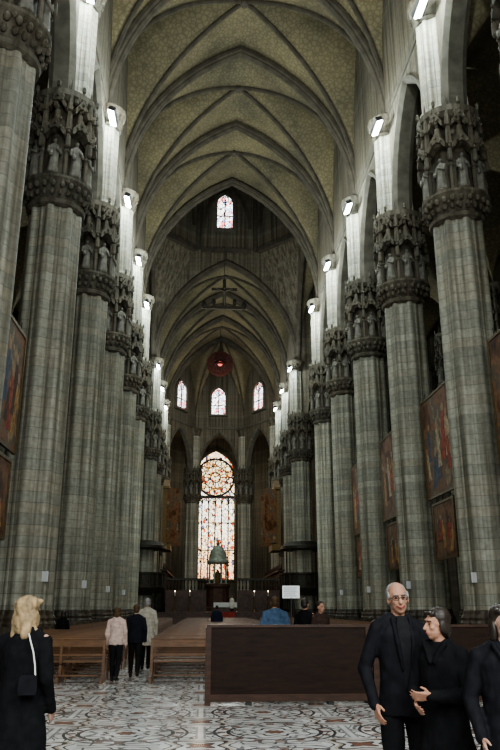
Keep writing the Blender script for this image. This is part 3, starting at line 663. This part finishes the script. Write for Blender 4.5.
for sd,sn in ((-1,'left'),(1,'right')):
    m=MB(); t=thing('choir_stalls',f'dark wooden choir stalls lining the {sn} side behind the screen','choir stalls',(C+sd*7.0,102.8,1.2),0)
    m.box(-.15,.15,-12,12,0,4.6); m.build('back_panel',M['panelwood'],t)
    m=MB(); m.box(-.4,.4,-12,12,4.6,4.8)
    for i in range(17): m.lathe([(.12,4.8),(.15,5.0),(.02,5.6)],6,0,-11.5+i*1.43)
    m.build('cornice',M['panelwood2'],t)
    m=MB(); a,b=sorted((-sd*.15,-sd*.9)); m.box(a,b,-11.5,11.5,.4,.9); m.build('seat',M['panelwood'],t)
    t=thing('pulpit',f'round bronze pulpit with canopy wrapped around the {sn} crossing pier','pulpit',(C+sd*A,87.6,0),0,'crossing pulpits')
    m=MB(); m.lathe([(1.5,3.0),(2.0,3.2),(2.5,3.7),(2.6,3.8),(2.6,3.95),(2.5,4.0),(2.5,5.2),(2.62,5.25),(2.62,5.45),(2.4,5.45),(2.4,4.0),(1.45,3.95)],32)
    for k in range(16): a=2*PI*k/16; m.lathe([(.12,3.9),(.09,4.2),(.12,5.2)],6,2.52*math.cos(a),2.52*math.sin(a))
    m.build('parapet',M['bronze'],t)
    m=MB(); m.lathe([(1.4,8.0),(2.5,8.0),(2.65,8.1),(2.65,8.4),(2.4,8.5),(2.0,8.9),(1.4,9.0)],32); m.build('canopy',M['bronze'],t)
    for k in range(4):
        a=PI/4+k*PI/2; m=MB(); m.lathe([(.12,0),(.1,.3),(.18,1.7),(.1,2.6),(.2,3.25)],10,1.95*math.cos(a),1.95*math.sin(a)); m.build('support',M['bronze'],t)
        m=MB(); m.tube((2.45*math.cos(a),2.45*math.sin(a),5.4),(2.45*math.cos(a),2.45*math.sin(a),8.05),.06); m.build('canopy_post',M['bronze'],t)
    t=thing('organ',f'carved organ case with painted shutters high on the {sn} of the choir','organ',(C+sd*(A-1.9),102,9.5),0 if sd<0 else PI,'choir organs')
    m=MB(); m.box(-.6,.6,-2.6,2.6,-.6,.2); m.box(-.6,0,-2.4,2.4,.2,7.6); m.rings([[(x,-2.6,7.6),(x,2.6,7.6),(x,0,9.0)] for x in (-.6,.2)]); m.box(-.6,.3,-2.7,2.7,7.4,7.7); m.build('case',M['gilt'],t)
    for q in range(9): yy=-2+q*.5; h=3.2+1.6*abs(q-4)/4; m=MB(); m.lathe([(.06,.3),(.2,.8),(.2,h+2.0),(.0,h+2.0)],10,.15,yy); m.build('pipe',M['bronze'],t)
    for s2 in (-1,1): m=MB(); y0=2.5*s2; m.add([(0,y0,.3),(1.6,y0+s2*.6,.3),(1.6,y0+s2*.6,7.4),(0,y0,7.4),(0,y0+.08,.3),(1.6,y0+.08+s2*.6,.3),(1.6,y0+.08+s2*.6,7.4),(0,y0+.08,7.4)],[(0,1,2,3),(7,6,5,4),(0,4,5,1),(1,5,6,2),(2,6,7,3),(3,7,4,0)]); m.build('painted_shutter',pm[0] if s2<0 else pm[2],t)
    m=MB(); m.box(-2.2,-.5,-.3,.3,-1.2,-.55); m.build('corbel',M['arch'],t)
t=thing('ciborium','small domed round temple of columns above the high altar','ciborium',(C-.35,104,1.2))
m=MB(); m.lathe([(2.0,0),(2.0,.5),(1.6,.6),(1.5,2.9),(1.7,3.2),(1.7,3.5),(1.4,3.6)],16); m.build('pedestal',M['brown_marble'],t)
for k in range(8):
    a=2*PI*(k+.5)/8; m=MB(); m.lathe([(.2,3.5),(.13,3.7),(.12,6.0),(.22,6.25)],10,1.2*math.cos(a),1.2*math.sin(a)); m.build('column',M['verdi'],t)
m=MB(); m.lathe([(1.4,6.2),(1.5,6.3),(1.5,6.65),(1.25,6.7),(1.22,7.2),(1.02,7.8),(.7,8.3),(.35,8.55),(.2,8.7),(.0,8.7)],24); m.build('dome',M['verdi'],t,True)
m=MB(); m.lathe([(.2,8.6),(.3,8.85),(.1,9.0),(.04,9.6)],10); m.box(-.25,.25,-.04,.04,9.3,9.38); m.build('finial',M['gilt'],t)
m=MB(); m.lathe([(.5,3.5),(.5,4.6),(.35,4.9),(.1,5.4)],12); m.build('tabernacle',M['gilt'],t)
t=thing('altar','low altar table covered with white cloth on the presbytery','altar',(C+.2,86.6,1.2)); m=MB(); m.box(-1.2,1.2,-.45,.45,0,.95); m.build('table',M['brown_marble'],t)
m=MB(); m.box(-1.3,1.3,-.5,.5,.95,1.02); m.box(-1.3,1.3,-.53,-.5,.5,1.02); m.build('cloth',M['cloth'],t)
for i,xx in enumerate((-5.5,-3.8,3.6,5.2)):
    t=thing('candlestick',f'tall bronze candlestick, {ordn(i)} from left before the choir screen','candlestick',(C+xx,88.6,1.2),0,'candlesticks')
    m=MB(); m.lathe([(.25,0),(.2,.1),(.05,.3),(.05,1.6),(.14,1.7),(.03,1.75)],10); m.build('stand',M['gilt'],t)
    m=MB(); m.lathe([(.045,1.7),(.045,2.2),(.0,2.2)],8); m.build('candle',M['cloth'],t); m=MB(); m.ell((0,0,2.27),(.05,.05,.1),8); m.build('flame',M['candle'],t)
t=thing('crucifix','large dark crucifix on a crossbeam hanging high in the crossing','crucifix',(C-.3,86.0,38.2))
m=MB(); m.box(-.2,.2,-.1,.1,-.6,3.2); m.box(-1.6,1.6,-.1,.1,1.65,2.0); m.build('cross',M['bronze'],t)
m=MB(); m.box(-2.6,2.6,-.16,.16,-.85,-.5)
for s in (-1,1): m.tube((s*2.6,0,-.7),(s*1.2,0,.2),.13); m.ell((s*2.5,0,-.3),(.3,.2,.6),8); m.ell((s*1.3,0,.1),(.25,.2,.5),8)
m.build('crossbeam',M['bronze'],t)
m=MB(); m.cap((0,-.2,.5),(0,-.2,1.3),.12,.17); m.ell((0,-.22,1.85),(.12,.12,.16),8); m.cap((.1,-.2,1.5),(1.0,-.18,1.85),.08,.05); m.cap((-.1,-.2,1.5),(-1.0,-.18,1.85),.08,.05); m.cap((0,-.2,.5),(.05,-.2,-.4),.11,.06); m.build('figure',M['arch'],t)
m=MB(); m.tube((0,0,3.1),(0,-.0,26),.03,n=6); m.build('cable',M['iron'],t)
t=thing('relic_lamp','round openwork halo with a red lamp at its centre hung below the choir vault','lamp',(C-.25,112.5,38.9))
m=MB()
for rr in (1.9,1.3): m.sweep([(rr*math.cos(2*PI*q/28),0,rr*math.sin(2*PI*q/28)) for q in range(28)],(1,0,0),[(-.12,-.2),(-.12,.2),(.12,.2),(.12,-.2)],True)
for k in range(16):
    a=2*PI*k/16; m.tube((.5*math.cos(a),0,.5*math.sin(a)),(2.2*math.cos(a),0,2.2*math.sin(a)),.14,.07,6); m.ell((1.6*math.cos(a+.2),0,1.6*math.sin(a+.2)),(.2,.12,.2),8)
m.lathe([(.0,-.1),(.9,-.1),(.9,.1),(0,.1)],16); m.build('halo',M['halo'],t)
m=MB(); m.ell((0,-.1,0),(.4,.25,.4),14); m.build('red_lamp',M['redlamp'],t); m=MB(); m.tube((0,0,1.8),(0,0,6.0),.03); m.build('cable',M['iron'],t)
# ------------------------------------------------------------ pews
def make_pew(L):
    t=thing('pew','x','pew')
    m=MB(); m.box(-L/2,L/2,.06,.44,.42,.455); m.build('seat',M['pew'],t)
    m=MB(); m.box(-L/2,L/2,-.01,.04,.76,.92); m.box(-L/2,L/2,-.04,.06,.92,.95); m.build('backrest',M['pew'],t)
    m=MB(); m.box(-L/2+.1,L/2-.1,-.34,-.18,.16,.185); m.build('kneeler',M['pew'],t)
    m=MB(); m.box(-L/2,L/2,-.01,.03,.56,.61); m.build('back_rail',M['pew'],t)
    n=4
    for i in range(n):
        x=-L/2+i*(L-.06)/(n-1); m=MB()
        poly=[(-.36,0),(.46,0),(.46,.07),(.44,.1),(.44,.40),(.46,.46),(.06,.47),(.03,.92),(-.03,.92),(-.035,.40),(.39,.40),(.39,.10),(.02,.10),(.02,.38),(-.04,.38),(-.05,.16),(-.36,.14)]
        if i in (0,n-1): poly=[(-.36,0),(.46,0),(.46,.07),(.42,.12),(.40,.30),(.46,.46),(.10,.50),(.04,.92),(-.03,.92),(-.05,.18),(-.36,.14)]
        m.rings([[(x+e,a,b) for a,b in poly] for e in (0,.06)]); m.build('end_panel' if i in (0,n-1) else 'support',M['pew'],t)
    return t
PA=make_pew(2.95); PB=make_pew(4.4); ua=ub=False
for i in range(38):
    y=18.2+1.05*i
    for bn,x,pr in (('left',-3.68,'a'),('middle',1.02,'b'),('right',6.4,'b')):
        if pr=='a':
            o=PA if not ua else copy_tree(PA); ua=True
        else:
            o=PB if not ub else copy_tree(PB); ub=True
        o.location=(x,y,0); tag(o,f'brown wooden pew, {ordn(i)} row of the {bn} block','pew','rows of wooden pews')
def barrier(x0,x1,y,h,rz,label):
    x0,x1=sx(x0,y),sx(x1,y); w=x1-x0; t=thing('wooden_barrier',label,'barrier',((x0+x1)/2,y,0),rz,'low wooden barriers')
    m=MB(); m.box(-w/2,w/2,-.03,.03,.05,h-.04); m.build('panel',M['panelwood'],t)
    m=MB(); m.box(-w/2-.03,w/2+.03,-.06,.06,h-.045,h); m.build('rail',M['panelwood2'],t)
    m=MB(); m.box(-w/2,w/2,-.045,-.03,.05,.17); m.build('skirting',M['panelwood2'],t)
    for s in (-1,1): m=MB(); m.box(s*(w/2)-.05,s*(w/2)+.05,-.06,.4,0,h-.045) ; m.build('end_post',M['panelwood2'],t)
    for s in (-.25,.25): m=MB(); m.box(s*w-.05,s*w+.05,-.12,.12,0,.05); m.build('foot',M['iron'],t)
barrier(-.02,2.85,14.0,1.32,0,'long dark wooden barrier standing on the patterned floor in mid nave')
barrier(2.97,5.8,14.0,1.32,0,'dark wooden barrier continuing behind the man and woman on the right')
barrier(-5.3,-3.15,11.8,1.15,0,'dark wooden barrier at the left edge behind the blond woman')
t=thing('sign','white sheet sign on a thin post behind the barrier','sign',(sx(1.68,16),16,0)); m=MB(); m.lathe([(.16,0),(.15,.03),(.015,.05),(.015,1.82)],10); m.build('post',M['iron'],t)
m=MB(); m.box(-.18,.18,-.012,.012,1.8,2.05); m.build('board',M['paper'],t); m=MB()
for k in range(5): m.box(-.15,.12-.03*(k%2),-.016,-.012,1.84+k*.04,1.852+k*.04)
m.build('lettering',M['ink'],t)
# ------------------------------------------------------------ camera
bpy.context.scene.view_settings.look='AgX - Medium High Contrast'
cd=bpy.data.cameras.new('camera'); cam=bpy.data.objects.new('camera',cd); COL.objects.link(cam); cam.location=(0,0,1.6)
cam.rotation_euler=(math.radians(107.5),0,math.radians(-3.47)); cd.sensor_fit='VERTICAL'; cd.sensor_height=36; cd.lens=36*740/750; cd.clip_end=500
bpy.context.scene.camera=cam
